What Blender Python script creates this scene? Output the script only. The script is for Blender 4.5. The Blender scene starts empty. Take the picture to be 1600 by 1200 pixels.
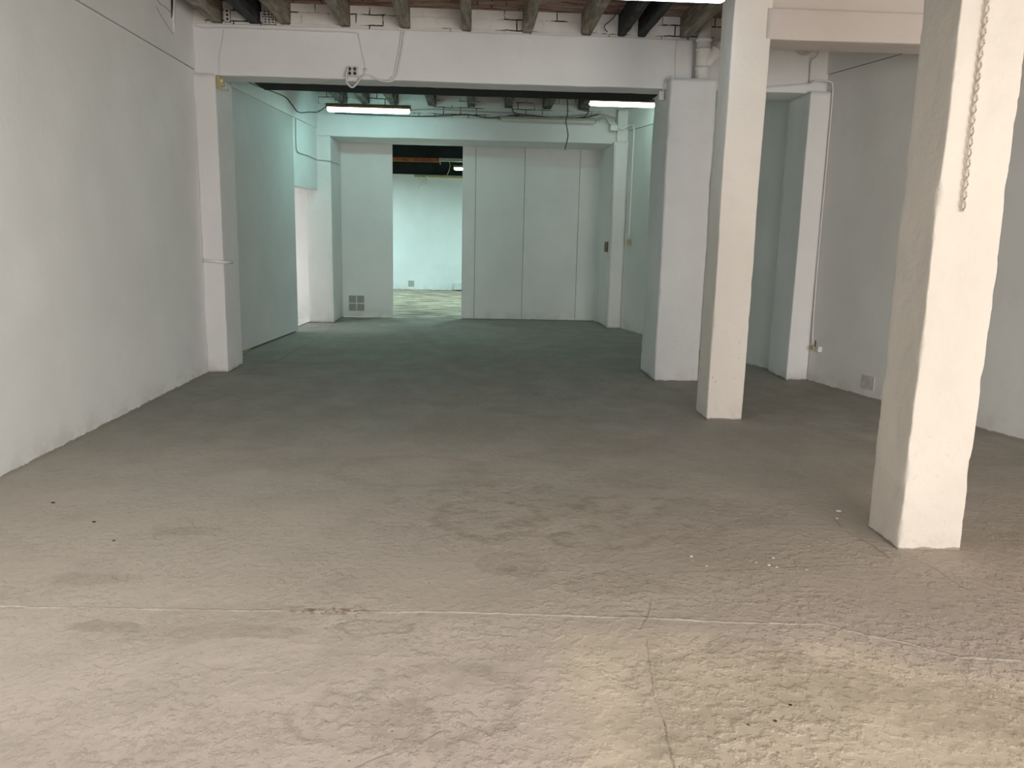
import bpy, bmesh, math, random
from mathutils import Vector, Matrix, noise
random.seed(7)
S = bpy.context.scene
C = S.collection
PI = math.pi

# ---------------------------------------------------------------- camera
cam = bpy.data.objects.new('camera', bpy.data.cameras.new('camera'))
C.objects.link(cam)
cam.data.sensor_width = 36.0
cam.data.lens = 1240.0 / 1600.0 * 36.0
cam.data.clip_start = 0.05
cam.data.clip_end = 100
right = Vector((0.99878577, -0.04434995, 0.02144918))
up = Vector((-0.01297833, 0.18313492, 0.98300212))
back = Vector((-0.04752419, -0.9820869, 0.18233697))
m = Matrix((right, up, back)).transposed().to_4x4()
m.translation = Vector((0, 0, 1.5))
cam.matrix_world = m
S.camera = cam

# ---------------------------------------------------------------- world, daylight, exposure
w = bpy.data.worlds.new('world'); S.world = w; w.use_nodes = True
w.node_tree.nodes['Background'].inputs[0].default_value = (1.0, 0.96, 0.9, 1)
w.node_tree.nodes['Background'].inputs[1].default_value = 1.0
S.view_settings.view_transform = 'Standard'
S.view_settings.look = 'None'
S.view_settings.exposure = 0.0
S.view_settings.gamma = 1.0
S.view_settings.use_curve_mapping = False
try:
    S.cycles.use_denoising = True
    S.cycles.max_bounces = 10
    S.cycles.diffuse_bounces = 7
    S.cycles.sample_clamp_indirect = 6
except Exception:
    pass


def area(name, loc, rot, sx, sy, power, col):
    l = bpy.data.lights.new(name, 'AREA'); l.shape = 'RECTANGLE'
    l.size = sx; l.size_y = sy; l.energy = power; l.color = col
    o = bpy.data.objects.new(name, l); C.objects.link(o)
    o.location = loc; o.rotation_euler = rot
    return o


# daylight entering through the wide shopfront opening behind the camera
area('daylight', (3.4, -4.3, 1.7), (math.radians(78), 0, math.radians(7)), 7.0, 3.0, 450, (0.98, 0.99, 1.0))
area('daylight', (4.0, -2.75, 1.1), (math.radians(84), 0, math.radians(8)), 3.6, 1.7, 80, (1.0, 0.80, 0.58))  # second warm light, added low by the opening to warm near pillars and floor
# fill light added overhead, out of view, to lift left wall and near floor
area('ceiling_fill', (-1.7, 3.1, 3.25), (0, 0, 0), 1.25, 0.14, 34, (0.97, 1.0, 1.0))


# ---------------------------------------------------------------- node helpers
class NT:
    def __init__(s, name):
        s.mat = bpy.data.materials.new(name); s.mat.use_nodes = True
        s.t = s.mat.node_tree; s.t.nodes.clear()
        s.out = s.n('ShaderNodeOutputMaterial')
        s.b = s.n('ShaderNodeBsdfPrincipled')
        s.l(s.b.outputs[0], s.out.inputs[0])
        s.pos = s.n('ShaderNodeNewGeometry').outputs['Position']

    def n(s, k, **kw):
        nd = s.t.nodes.new(k)
        for a, v in kw.items(): setattr(nd, a, v)
        return nd

    def l(s, a, b): s.t.links.new(a, b)

    def set(s, sock, v):
        if isinstance(v, bpy.types.NodeSocket): s.l(v, sock)
        elif v is not None: sock.default_value = v

    def math(s, op, a, b=None, c=None, clamp=False):
        nd = s.n('ShaderNodeMath', operation=op, use_clamp=clamp)
        for i, v in enumerate((a, b, c)):
            if v is not None: s.set(nd.inputs[i], v)
        return nd.outputs[0]

    def vm(s, op, a, b=None):
        nd = s.n('ShaderNodeVectorMath', operation=op)
        s.set(nd.inputs[0], a)
        if b is not None: s.set(nd.inputs[1], b)
        return nd.outputs['Value'] if op in ('LENGTH', 'DOT_PRODUCT', 'DISTANCE') else nd.outputs[0]

    def noise(s, scale, detail=4, rough=0.55, vec=None, stretch=None, color=False):
        v = vec if vec is not None else s.pos
        if stretch: v = s.vm('MULTIPLY', v, stretch)
        nd = s.n('ShaderNodeTexNoise')
        s.l(v, nd.inputs['Vector'])
        nd.inputs['Scale'].default_value = scale
        nd.inputs['Detail'].default_value = detail
        nd.inputs['Roughness'].default_value = rough
        return nd.outputs['Color'] if color else nd.outputs[0]

    def ss(s, v, a, b, lo=0.0, hi=1.0):
        nd = s.n('ShaderNodeMapRange', interpolation_type='SMOOTHSTEP')
        s.set(nd.inputs[0], v)
        nd.inputs[1].default_value = a; nd.inputs[2].default_value = b
        nd.inputs[3].default_value = lo; nd.inputs[4].default_value = hi
        return nd.outputs[0]

    def mix(s, f, a, b, mode='MIX'):
        nd = s.n('ShaderNodeMix', data_type='RGBA', blend_type=mode)
        s.set(nd.inputs[0], f)
        for i, v in ((6, a), (7, b)):
            if isinstance(v, tuple) and len(v) == 3: v = v + (1,)
            s.set(nd.inputs[i], v)
        return nd.outputs[2]

    def bump(s, h, strength, dist, prev=None):
        nd = s.n('ShaderNodeBump')
        nd.inputs['Strength'].default_value = strength
        nd.inputs['Distance'].default_value = dist
        s.l(h, nd.inputs['Height'])
        if prev is not None: s.l(prev, nd.inputs['Normal'])
        return nd.outputs[0]

    def xyz(s):
        nd = s.n('ShaderNodeSeparateXYZ'); s.l(s.pos, nd.inputs[0])
        return nd.outputs[0], nd.outputs[1], nd.outputs[2]

    def fin(s, col, rough=0.8, normal=None, spec=0.3, metal=0.0):
        if isinstance(col, tuple) and len(col) == 3: col = col + (1,)
        s.set(s.b.inputs['Base Color'], col)
        s.set(s.b.inputs['Roughness'], rough)
        s.b.inputs['Specular IOR Level'].default_value = spec
        s.b.inputs['Metallic'].default_value = metal
        if normal is not None: s.l(normal, s.b.inputs['Normal'])
        return s.mat


FLOORCOL = (0.38, 0.34, 0.30)


def paint(name, col, lumps=0.5, dirt=True, specks=0.0, brush=0.0, rough=0.75):
    t = NT(name)
    x, y, z = t.xyz()
    big = t.noise(0.9, 3)
    c = t.mix(t.ss(big, 0.3, 0.7), tuple(v * 0.94 for v in col), tuple(min(1, v * 1.03) for v in col))
    mid = t.noise(5, 5, 0.6)
    c = t.mix(t.ss(mid, 0.55, 0.75, 0, 0.18), c, tuple(v * 0.82 for v in col))
    if specks:
        sp = t.noise(38, 2, 0.5)
        low = t.ss(z, 0.0, 1.1, specks, specks * 0.12)
        c = t.mix(t.math('MULTIPLY', t.ss(sp, 0.68, 0.73), low), c, (0.19, 0.17, 0.13))
    if dirt:
        lim = t.math('MULTIPLY', t.noise(9, 4, 0.7), 0.05)
        mk = t.math('LESS_THAN', z, t.math('SUBTRACT', lim, 0.014))
        c = t.mix(mk, c, FLOORCOL)
        st = t.math('MULTIPLY', t.ss(z, 0.0, 0.22, 0.22, 0.0), t.ss(mid, 0.4, 0.6))
        c = t.mix(st, c, (0.36, 0.32, 0.27))
    n = t.bump(t.noise(2.2, 4, 0.5), 0.35 * lumps, 0.12)
    n = t.bump(t.noise(14, 5, 0.6), 0.35 * lumps, 0.015, n)
    n = t.bump(t.noise(85, 3, 0.6), 0.25 * lumps, 0.004, n)
    if brush:
        n = t.bump(t.noise(6, 4, 0.6, stretch=(1, 1, 6)), brush, 0.02, n)
    return t.fin(c, rough, n, 0.25)


def plain(name, col, rough=0.6, spec=0.4, metal=0.0, var=0.12, scale=12, bump=0.15, stretch=None):
    t = NT(name)
    ns = t.noise(scale, 4, 0.6, stretch=stretch)
    c = t.mix(t.ss(ns, 0.3, 0.7), tuple(v * (1 - var) for v in col), tuple(min(1, v * (1 + var)) for v in col))
    n = t.bump(ns, bump, 0.01)
    return t.fin(c, rough, n, spec, metal)


def emis(name, col, strength):
    t = NT(name)
    t.b.inputs['Base Color'].default_value = (0.8, 0.8, 0.8, 1)
    t.b.inputs['Emission Color'].default_value = col + (1,)
    t.b.inputs['Emission Strength'].default_value = strength
    return t.mat


def wood(name, col, dark, pale=0.5):
    t = NT(name)
    a = t.noise(9, 6, 0.65, stretch=(4, 0.35, 4))
    c = t.mix(t.ss(a, 0.35, 0.65), dark, col)
    b = t.noise(3, 4, 0.6)
    c = t.mix(t.ss(b, 0.55, 0.72, 0, pale), c, (0.5, 0.48, 0.42))
    n = t.bump(a, 0.5, 0.01)
    return t.fin(c, 0.85, n, 0.2)


def brickpaint(name, base, gap, vscale, rowh, bw, gapmask=(0.47, 0.57), axis='XZ', mort=0.007, red=None):
    t = NT(name)
    x, y, z = t.xyz()
    cb = t.n('ShaderNodeCombineXYZ')
    if axis == 'XZ': t.l(x, cb.inputs[0]); t.l(z, cb.inputs[1])
    else: t.l(x, cb.inputs[0]); t.l(y, cb.inputs[1])
    dv = t.vm('ADD', cb.outputs[0], t.vm('MULTIPLY', t.noise(6, 3, color=True), (0.035, 0.03, 0)))
    br = t.n('ShaderNodeTexBrick'); t.l(dv, br.inputs['Vector'])
    br.inputs['Scale'].default_value = 1
    br.inputs['Mortar Size'].default_value = mort
    br.inputs['Mortar Smooth'].default_value = 0.3
    br.inputs['Brick Width'].default_value = bw
    br.inputs['Row Height'].default_value = rowh
    fac = br.outputs['Fac']
    gm = t.ss(t.noise(2.6, 4, 0.6), *gapmask)
    c = t.mix(t.ss(t.noise(4, 5), 0.35, 0.7, 0, 0.35), base, tuple(v * 0.72 for v in base))
    if red:
        c = t.mix(t.ss(t.noise(3.5, 5, 0.7, stretch=(0.6, 3, 1)), 0.42, 0.62), c, red)
        c = t.mix(t.math('MULTIPLY', fac, 0.6), c, (0.42, 0.38, 0.34))
    c = t.mix(t.math('MULTIPLY', fac, gm), c, gap)
    n = t.bump(t.math('SUBTRACT', 1.0, fac), 0.6, 0.012)
    n = t.bump(t.noise(18, 5, 0.6), 0.5, 0.01, n)
    return t.fin(c, 0.9, n, 0.15)


WHITE = (0.80, 0.81, 0.805)
M = {}
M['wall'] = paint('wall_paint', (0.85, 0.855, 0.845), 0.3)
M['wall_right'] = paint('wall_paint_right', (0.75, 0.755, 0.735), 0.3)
M['pillar_near'] = paint('near_pillar_paint', (0.755, 0.705, 0.635), 1.2, specks=0.12)
M['pillar'] = paint('pillar_paint', (0.80, 0.75, 0.685), 1.0, specks=0.45)
M['pillar_clean'] = paint('pilaster_paint', (0.80, 0.795, 0.785), 0.7)
M['chase'] = paint('chase_plaster', (0.78, 0.79, 0.79), 1.0, brush=0.25)
M['beam'] = paint('beam_paint', (0.79, 0.795, 0.79), 0.6, dirt=False)
M['pink_shaded'] = paint('pinkish_shaded_paint', (0.64, 0.575, 0.53), 0.5, dirt=False)  # pinkish paint with the shade of the upper zone darkened into its colour
M['board'] = paint('board_paint', (0.79, 0.79, 0.77), 0.15, rough=0.6)
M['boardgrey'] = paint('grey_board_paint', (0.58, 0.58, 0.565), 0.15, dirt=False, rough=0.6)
M['infill'] = brickpaint('painted_brick', (0.76, 0.74, 0.71), (0.03, 0.03, 0.03), 1, 0.105, 0.27)
M['ceiling'] = brickpaint('ceiling_brick', (0.42, 0.33, 0.28), (0.06, 0.04, 0.04), 1, 0.14, 0.28, (0.4, 0.6), 'XY', 0.008, (0.22, 0.095, 0.06))
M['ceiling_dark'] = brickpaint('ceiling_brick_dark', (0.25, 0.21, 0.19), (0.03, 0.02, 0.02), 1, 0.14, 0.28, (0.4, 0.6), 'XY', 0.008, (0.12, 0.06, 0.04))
M['joist'] = wood('weathered_joist', (0.34, 0.31, 0.25), (0.17, 0.15, 0.12))
M['joist_dark'] = wood('dark_joist', (0.06, 0.065, 0.065), (0.025, 0.027, 0.028), 0.1)
M['joist_back'] = wood('rear_joist', (0.22, 0.20, 0.17), (0.08, 0.07, 0.06), 0.3)
M['blackbeam'] = plain('black_beam', (0.012, 0.012, 0.011), 0.8, 0.2)
M['pvc'] = plain('white_pvc', (0.86, 0.86, 0.84), 0.35, 0.5, var=0.04)
M['plastic'] = plain('white_plastic', (0.74, 0.73, 0.69), 0.4, 0.5, var=0.05)
M['plasticgrey'] = plain('grey_plastic', (0.42, 0.42, 0.39), 0.5, 0.4, var=0.05)
M['cablewhite'] = plain('white_cable', (0.72, 0.71, 0.69), 0.5, 0.4, var=0.05)
M['cablegrey'] = plain('grey_cable', (0.40, 0.41, 0.39), 0.5, 0.4, var=0.1)
M['cablemid'] = plain('mid_grey_cable', (0.2, 0.21, 0.195), 0.5, 0.4, var=0.1)
M['cabledark'] = plain('dark_cable', (0.05, 0.055, 0.05), 0.5, 0.4, var=0.1)
M['socket'] = plain('socket_white', (0.66, 0.65, 0.62), 0.45, 0.4, var=0.05)
M['hole'] = plain('dark_hole', (0.02, 0.02, 0.02), 0.9, 0.1)
M['tin'] = plain('aged_tin', (0.17, 0.14, 0.09), 0.5, 0.4, 0.2, 0.25, 20)
M['tinpale'] = plain('pale_tin', (0.42, 0.40, 0.34), 0.4, 0.4, 0.0, 0.15, 20)
M['yellow'] = plain('yellowed_plastic', (0.45, 0.38, 0.17), 0.5, 0.4, var=0.25, scale=60)
M['vent'] = plain('grey_vent', (0.36, 0.36, 0.34), 0.7, 0.3, var=0.06)
M['blackroof'] = plain('black_roof', (0.011, 0.014, 0.013), 0.7, 0.3, var=0.5, scale=1.5)
M['orange'] = plain('rusty_beam', (0.30, 0.09, 0.03), 0.7, 0.3, var=0.3, scale=8)
M['batten'] = plain('ochre_batten', (0.50, 0.42, 0.22), 0.7, 0.3, var=0.15)
M['clay'] = plain('clay_brick_white', (0.62, 0.60, 0.57), 0.9, 0.2, var=0.1)
M['cord'] = plain('painted_cord', (0.60, 0.54, 0.46), 0.8, 0.2, var=0.1)
M['plaster'] = plain('bare_plaster', (0.56, 0.53, 0.49), 0.9, 0.15, var=0.15)
M['peel'] = plain('peeling_paint', (0.72, 0.71, 0.68), 0.8, 0.2, var=0.05)
M['grit'] = plain('dark_grit', (0.07, 0.05, 0.035), 0.9, 0.2, var=0.2)
M['chip'] = plain('white_chip', (0.75, 0.72, 0.66), 0.8, 0.2, var=0.05)
M['lens_cool'] = emis('lit_cool_diffuser', (0.72, 0.88, 1.0), 12.0)
M['lens_green'] = emis('lit_green_diffuser', (0.50, 1.0, 0.93), 42.0)
M['lens_green_dim'] = emis('lit_dimmer_diffuser', (0.66, 1.0, 0.90), 17.0)
M['lens_warm'] = emis('lit_upper_tube', (0.95, 1.0, 0.70), 9.0)
M['lens_far'] = emis('lit_far_diffuser', (0.6, 1.0, 0.95), 22.0)
t = NT('unlit_diffuser')
M['lens_off'] = t.fin((0.60, 0.58, 0.52), 0.12, None, 0.8)


# ---------------------------------------------------------------- floor material
def floor_material():
    t = NT('painted_concrete_floor')
    x, y, z = t.xyz()
    warp = t.vm('MULTIPLY', t.vm('SUBTRACT', t.noise(5, 4, 0.6, color=True), (0.5, 0.5, 0.5)), (0.22, 0.22, 0))
    P = t.vm('ADD', t.pos, warp)
    sp = t.n('ShaderNodeSeparateXYZ'); t.l(P, sp.inputs[0])
    wx, wy = sp.outputs[0], sp.outputs[1]
    warp2 = t.vm('MULTIPLY', t.vm('SUBTRACT', t.noise(11, 3, 0.6, color=True), (0.5, 0.5, 0.5)), (0.035, 0.035, 0))
    P2 = t.vm('ADD', t.pos, warp2)
    sp2 = t.n('ShaderNodeSeparateXYZ'); t.l(P2, sp2.inputs[0])
    fx, fy = sp2.outputs[0], sp2.outputs[1]
    base = (0.50, 0.435, 0.365)
    c = t.mix(t.ss(t.noise(0.7, 4), 0.3, 0.7), tuple(v * 0.92 for v in base), tuple(v * 1.05 for v in base))
    c = t.mix(t.ss(t.noise(2.5, 6, 0.65), 0.5, 0.72, 0, 0.35), c, (0.36, 0.315, 0.265))
    c = t.mix(t.ss(t.noise(1.6, 5, 0.6, stretch=(1, 1.7, 1)), 0.55, 0.7, 0, 0.3), c, (0.52, 0.465, 0.41))
    # greyer tone beyond mid-room; light falloff with depth darkened into the colour
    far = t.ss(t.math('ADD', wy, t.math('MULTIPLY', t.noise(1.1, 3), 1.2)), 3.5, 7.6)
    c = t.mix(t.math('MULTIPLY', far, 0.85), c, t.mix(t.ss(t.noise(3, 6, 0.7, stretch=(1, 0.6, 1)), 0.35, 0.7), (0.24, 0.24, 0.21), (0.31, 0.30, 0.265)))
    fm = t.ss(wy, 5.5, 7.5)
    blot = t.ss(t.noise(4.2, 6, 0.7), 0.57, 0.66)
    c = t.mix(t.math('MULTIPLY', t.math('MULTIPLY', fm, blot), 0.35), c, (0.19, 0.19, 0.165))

    def curve(ax, pts, width, warped=True):
        a, b = (fx, fy) if ax == 'x' else (fy, fx)
        pts = sorted(pts, key=lambda p: p[0 if ax == 'x' else 1])
        A = [p[0 if ax == 'x' else 1] for p in pts]; B = [p[1 if ax == 'x' else 0] for p in pts]
        a0, a1 = min(A), max(A); b0, b1 = min(B) - 0.05, max(B) + 0.05
        tt = t.math('DIVIDE', t.math('SUBTRACT', a, a0), a1 - a0)
        fc = t.n('ShaderNodeFloatCurve')
        cv = fc.mapping.curves[0]
        cv.points[0].location = (0, (B[0] - b0) / (b1 - b0)); cv.points[1].location = (1, (B[-1] - b0) / (b1 - b0))
        for p, q in list(zip(A, B))[1:-1]: cv.points.new((p - a0) / (a1 - a0), (q - b0) / (b1 - b0))
        for p in cv.points: p.handle_type = 'VECTOR'
        fc.mapping.update()
        t.l(tt, fc.inputs['Value'])
        val = t.math('ADD', t.math('MULTIPLY', fc.outputs[0], b1 - b0), b0)
        d = t.math('SUBTRACT', b, val)
        ends = t.math('MULTIPLY', t.ss(tt, 0.0, 0.02), t.ss(tt, 0.98, 1.0, 1, 0))
        line = t.math('MULTIPLY', t.ss(t.math('ABSOLUTE', d), width * 0.35, width, 1, 0), ends)
        return d, line

    # patch of paler, yellower screed in front on the right
    dl, l1 = curve('x', [(-3.0, 3.07), (-1.888, 3.054), (-1.22, 3.025), (-0.55, 3.004), (0.0, 3.0), (0.423, 2.968), (0.70, 2.955), (1.009, 2.912), (1.394, 2.895), (1.64, 2.76), (1.82, 2.64), (2.1, 2.60), (3.2, 2.55)], 0.011)
    zone = t.math('MULTIPLY', t.ss(t.math('SUBTRACT', dl, t.math('MULTIPLY', t.math('SUBTRACT', t.noise(4, 3), 0.5), 0.3)), -0.35, 0.02, 1, 0), t.ss(wx, 0.2, 0.42))
    front = t.math('MULTIPLY', t.ss(dl, -1.0, 0.8, 1, 0), 0.85)  # near floor paled towards the camera: extra light put into its colour
    c = t.mix(front, c, t.mix(t.ss(t.noise(3.0, 6, 0.65), 0.4, 0.65), (0.82, 0.71, 0.615), (0.72, 0.625, 0.54)))
    c = t.mix(t.math('MULTIPLY', zone, 0.85), c, t.mix(t.ss(t.noise(3.2, 6, 0.65), 0.38, 0.66), (0.84, 0.73, 0.575), (0.70, 0.62, 0.47)))

    # damp rings and worn spots
    stains = [(-1.35, 2.88, .17, .05, .5, .3), (-1.12, 2.85, .25, .07, .35, .35), (-0.98, 2.84, .0, .0, 0, 0), (-0.82, 2.83, .17, .055, .42, .3), (-0.375, 2.874, .16, .07, .12, .6),
              (-0.09, 2.37, .26, .22, .0, .32), (0.65, 3.27, .22, .12, .22, .4), (0.19, 3.49, .15, .15, .35, .4), (0.16, 3.42, .05, .05, .8, .2),
              (0.10, 4.10, .30, .30, .10, .7), (0.15, 4.62, .35, .20, .35, .3), (0.62, 4.25, .30, .22, .4, .35), (0.65, 3.80, .26, .12, .15, .65),
              (0.98, 3.98, .34, .2, .25, .4), (0.42, 4.47, .30, .16, .3, .4), (0.0, 4.72, .22, .10, .6, .2), (0.62, 4.31, .14, .05, .7, .2),
              (0.30, 4.05, .12, .10, .6, .2), (-1.45, 3.88, .20, .07, .45, .2), (-1.66, 3.31, .22, .06, .4, .2), (-0.41, 4.97, .5, .35, .12, .45), (-0.95, 3.0, .30, .10, .2, .15),
              (-0.2, 5.9, .4, .3, .4, .2), (1.0, 5.7, .5, .35, .35, .3), (0.3, 6.4, .7, .35, .35, .3), (-0.5, 7.4, .8, .4, .3, .2), (1.40, 4.2, .35, .22, .25, .3), (1.05, 4.8, .35, .2, .3, .2),
              (1.30, 2.46, .20, .12, .35, .35), (1.02, 2.70, .18, .10, .4, .3), (1.62, 2.30, .30, .15, .35, .25), (0.62, 2.20, .15, .12, .3, .3), (-0.35, 2.28, .20, .14, .18, .4), (0.95, 2.45, .4, .2, .2, .3), (1.14, 2.62, .12, .05, .5, .1)]
    tot = None
    for (cx, cy, rx, ry, fill, ring) in stains:
        if rx == 0: continue
        q = t.vm('MULTIPLY', t.vm('SUBTRACT', P, (cx, cy, 0)), (1 / rx, 1 / ry, 0))
        d = t.vm('LENGTH', q)
        f = t.ss(d, 0.8, 1.12, fill, 0)
        r = t.ss(t.math('ABSOLUTE', t.math('SUBTRACT', d, 0.95)), 0.02, 0.22, ring, 0)
        v = t.math('MAXIMUM', f, r)
        tot = v if tot is None else t.math('MAXIMUM', tot, v)
    tot = t.math('MULTIPLY', tot, t.ss(t.noise(7, 5, 0.7), 0.33, 0.55, 0.25, 1))
    c = t.mix(t.math('MULTIPLY', tot, 0.75), c, (0.28, 0.24, 0.18))
    # trodden, blotched area in the middle of the first bay
    q = t.vm('MULTIPLY', t.vm('SUBTRACT', P, (0.45, 4.35, 0)), (1 / 1.3, 1 / 0.75, 0))
    area_ = t.ss(t.vm('LENGTH', q), 0.35, 1.2, 1, 0)
    bl = t.ss(t.noise(5.5, 5, 0.65, stretch=(1, 1.5, 1)), 0.53, 0.60)
    c = t.mix(t.math('MULTIPLY', t.math('MULTIPLY', area_, bl), 0.5), c, (0.27, 0.235, 0.18))
    # joints and cracks
    brk = t.ss(t.noise(3.1, 3), 0.42, 0.55)
    c = t.mix(t.math('MULTIPLY', l1, brk), c, (0.74, 0.68, 0.60))  # pale tint paints the daylight caught along the ridge
    h = t.math('MULTIPLY', l1, 0.7)
    rust = t.math('MULTIPLY', t.math('MULTIPLY', t.ss(t.math('ABSOLUTE', t.math('ADD', fx, 0.58)), 0.05, 0.24, 1, 0), t.ss(t.math('ABSOLUTE', t.math('ADD', dl, -0.01)), 0.005, 0.05, 1, 0)), t.ss(t.noise(30, 4), 0.45, 0.6))
    c = t.mix(t.math('MULTIPLY', rust, 0.8), c, (0.20, 0.10, 0.05))
    for ax, pts, wd in [('y', [(0.784, 3.316), (0.757, 3.185), (0.752, 3.064), (0.66, 2.845)], .007),
                        ('y', [(2.0, 4.1), (1.99, 3.92), (2.027, 3.742), (2.033, 3.55)], .014),
                        ('y', [(2.10, 3.60), (2.181, 3.50), (2.195, 3.252), (2.256, 3.033), (2.30, 2.85)], .006),
                        ('y', [(0.668, 2.770), (0.616, 2.424), (0.607, 2.244), (0.586, 1.95)], .006),
                        ('x', [(-0.42, 1.98), (-0.25, 2.099), (-0.142, 2.158), (-0.087, 2.214)], .005),
                        ('x', [(0.9, 3.40), (1.10, 3.40), (1.30, 3.43), (1.60, 3.46), (2.0, 3.50)], .006),
                        ('y', [(-2.50, 8.3), (-2.434, 8.854), (-2.323, 9.571), (-2.293, 10.906), (-2.289, 12.573), (-2.373, 13.5)], .035),
                        ]:
        d, ln = curve(ax, pts, wd)
        c = t.mix(t.math('MULTIPLY', ln, t.math('MULTIPLY', t.ss(t.noise(6, 3), 0.38, 0.55), 0.45)), c, (0.22, 0.19, 0.15))
        h = t.math('SUBTRACT', h, t.math('MULTIPLY', ln, 0.22))
    # pale crumbs of old paint
    pale = t.math('MULTIPLY', t.ss(t.noise(26, 3, 0.6), 0.66, 0.72), t.math('MULTIPLY', t.ss(t.math('ABSOLUTE', t.math('SUBTRACT', wy, 3.52)), 0.04, 0.22, 1, 0), t.ss(wx, 0.85, 1.1)))
    c = t.mix(pale, c, (0.62, 0.57, 0.5))
    sp_ = t.ss(t.noise(45, 1, 0.4), 0.775, 0.80)
    c = t.mix(t.math('MULTIPLY', sp_, 0.7), c, (0.08, 0.06, 0.045))
    # trowelled lumps
    near = t.ss(y, 2.2, 6.5, 1.0, 0.25)
    lum = t.ss(t.noise(27, 5, 0.55, stretch=(1, 0.8, 1)), 0.44, 0.70)
    lm = t.math('MULTIPLY', t.math('MULTIPLY', lum, t.ss(t.noise(1.7, 3), 0.38, 0.60, 0.32, 1)), near)
    n = t.bump(t.noise(1.6, 4, 0.5), 0.35, 0.12)
    n = t.bump(lm, 0.62, 0.013, n)
    n = t.bump(t.noise(70, 4, 0.6), 0.25, 0.004, n)
    n = t.bump(h, 0.6, 0.01, n)
    return t.fin(c, t.ss(t.noise(3, 4), 0.3, 0.7, 0.62, 0.8), n, 0.3)


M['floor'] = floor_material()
t = NT('streaked_pale_floor')
a = t.noise(2.2, 6, 0.7, stretch=(0.7, 1.6, 1))
cc = t.mix(t.ss(a, 0.4, 0.62), (0.20, 0.16, 0.11), (0.62, 0.50, 0.36))
M['farfloor'] = t.fin(cc, 0.5, t.bump(a, 0.3, 0.02), 0.3)


# ---------------------------------------------------------------- mesh helpers
def obj(name, bm, mat, parent=None, smooth=False):
    me = bpy.data.meshes.new(name)
    bmesh.ops.recalc_face_normals(bm, faces=bm.faces)
    bm.to_mesh(me); bm.free()
    if smooth:
        for p in me.polygons: p.use_smooth = True
    me.materials.append(M[mat] if isinstance(mat, str) else mat)
    o = bpy.data.objects.new(name, me); C.objects.link(o)
    if parent is not None:
        o.parent = parent
        o.matrix_parent_inverse = Matrix.Translation(-parent.location) if parent.rotation_euler[2] == 0 else parent.matrix_basis.inverted()
    return o


def box(bm, x0, x1, y0, y1, z0, z1):
    v = [bm.verts.new(p) for p in ((x0, y0, z0), (x1, y0, z0), (x1, y1, z0), (x0, y1, z0), (x0, y0, z1), (x1, y0, z1), (x1, y1, z1), (x0, y1, z1))]
    for f in ((0, 3, 2, 1), (4, 5, 6, 7), (0, 1, 5, 4), (1, 2, 6, 5), (2, 3, 7, 6), (3, 0, 4, 7)):
        bm.faces.new([v[i] for i in f])
    return bm


def bx(*a): return box(bmesh.new(), *a)


def bbox(x0, x1, y0, y1, z0, z1, b=0.004, seg=2):
    bm = bx(x0, x1, y0, y1, z0, z1)
    bmesh.ops.bevel(bm, geom=bm.edges[:], offset=b, segments=seg, affect='EDGES', profile=0.6)
    return bm


def prism(bm, pts, z0, z1):
    lo = [bm.verts.new((x, y, z0)) for x, y in pts]; hi = [bm.verts.new((x, y, z1)) for x, y in pts]
    bm.faces.new(lo[::-1]); bm.faces.new(hi)
    for i in range(len(pts)):
        j = (i + 1) % len(pts)
        bm.faces.new((lo[i], lo[j], hi[j], hi[i]))
    return bm


def catmull(pts, k=6):
    P = [Vector(p) for p in pts]
    if len(P) < 3: return P
    out = []
    for i in range(len(P) - 1):
        a = P[max(i - 1, 0)]; b = P[i]; c = P[i + 1]; d = P[min(i + 2, len(P) - 1)]
        for j in range(k):
            u = j / k
            out.append(0.5 * ((2 * b) + (c - a) * u + (2 * a - 5 * b + 4 * c - d) * u * u + (3 * b - a - 3 * c + d) * u ** 3))
    out.append(P[-1])
    return out


def tube(bm, pts, r, seg=8, smooth=True, caps=True):
    P = catmull(pts) if smooth else [Vector(p) for p in pts]
    rings = []
    ref = Vector((0.31, 0.17, 0.93)).normalized()
    for i, p in enumerate(P):
        d = (P[min(i + 1, len(P) - 1)] - P[max(i - 1, 0)]).normalized()
        a = d.cross(ref)
        if a.length < 1e-3: a = d.cross(Vector((1, 0, 0)))
        a.normalize(); b = d.cross(a)
        rr = r(i / (len(P) - 1)) if callable(r) else r
        rings.append([bm.verts.new(p + a * rr * math.cos(2 * PI * k / seg) + b * rr * math.sin(2 * PI * k / seg)) for k in range(seg)])
    for i in range(len(rings) - 1):
        for k in range(seg):
            bm.faces.new((rings[i][k], rings[i][(k + 1) % seg], rings[i + 1][(k + 1) % seg], rings[i + 1][k]))
    if caps:
        bm.faces.new(rings[0][::-1]); bm.faces.new(rings[-1])
    return bm


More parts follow.
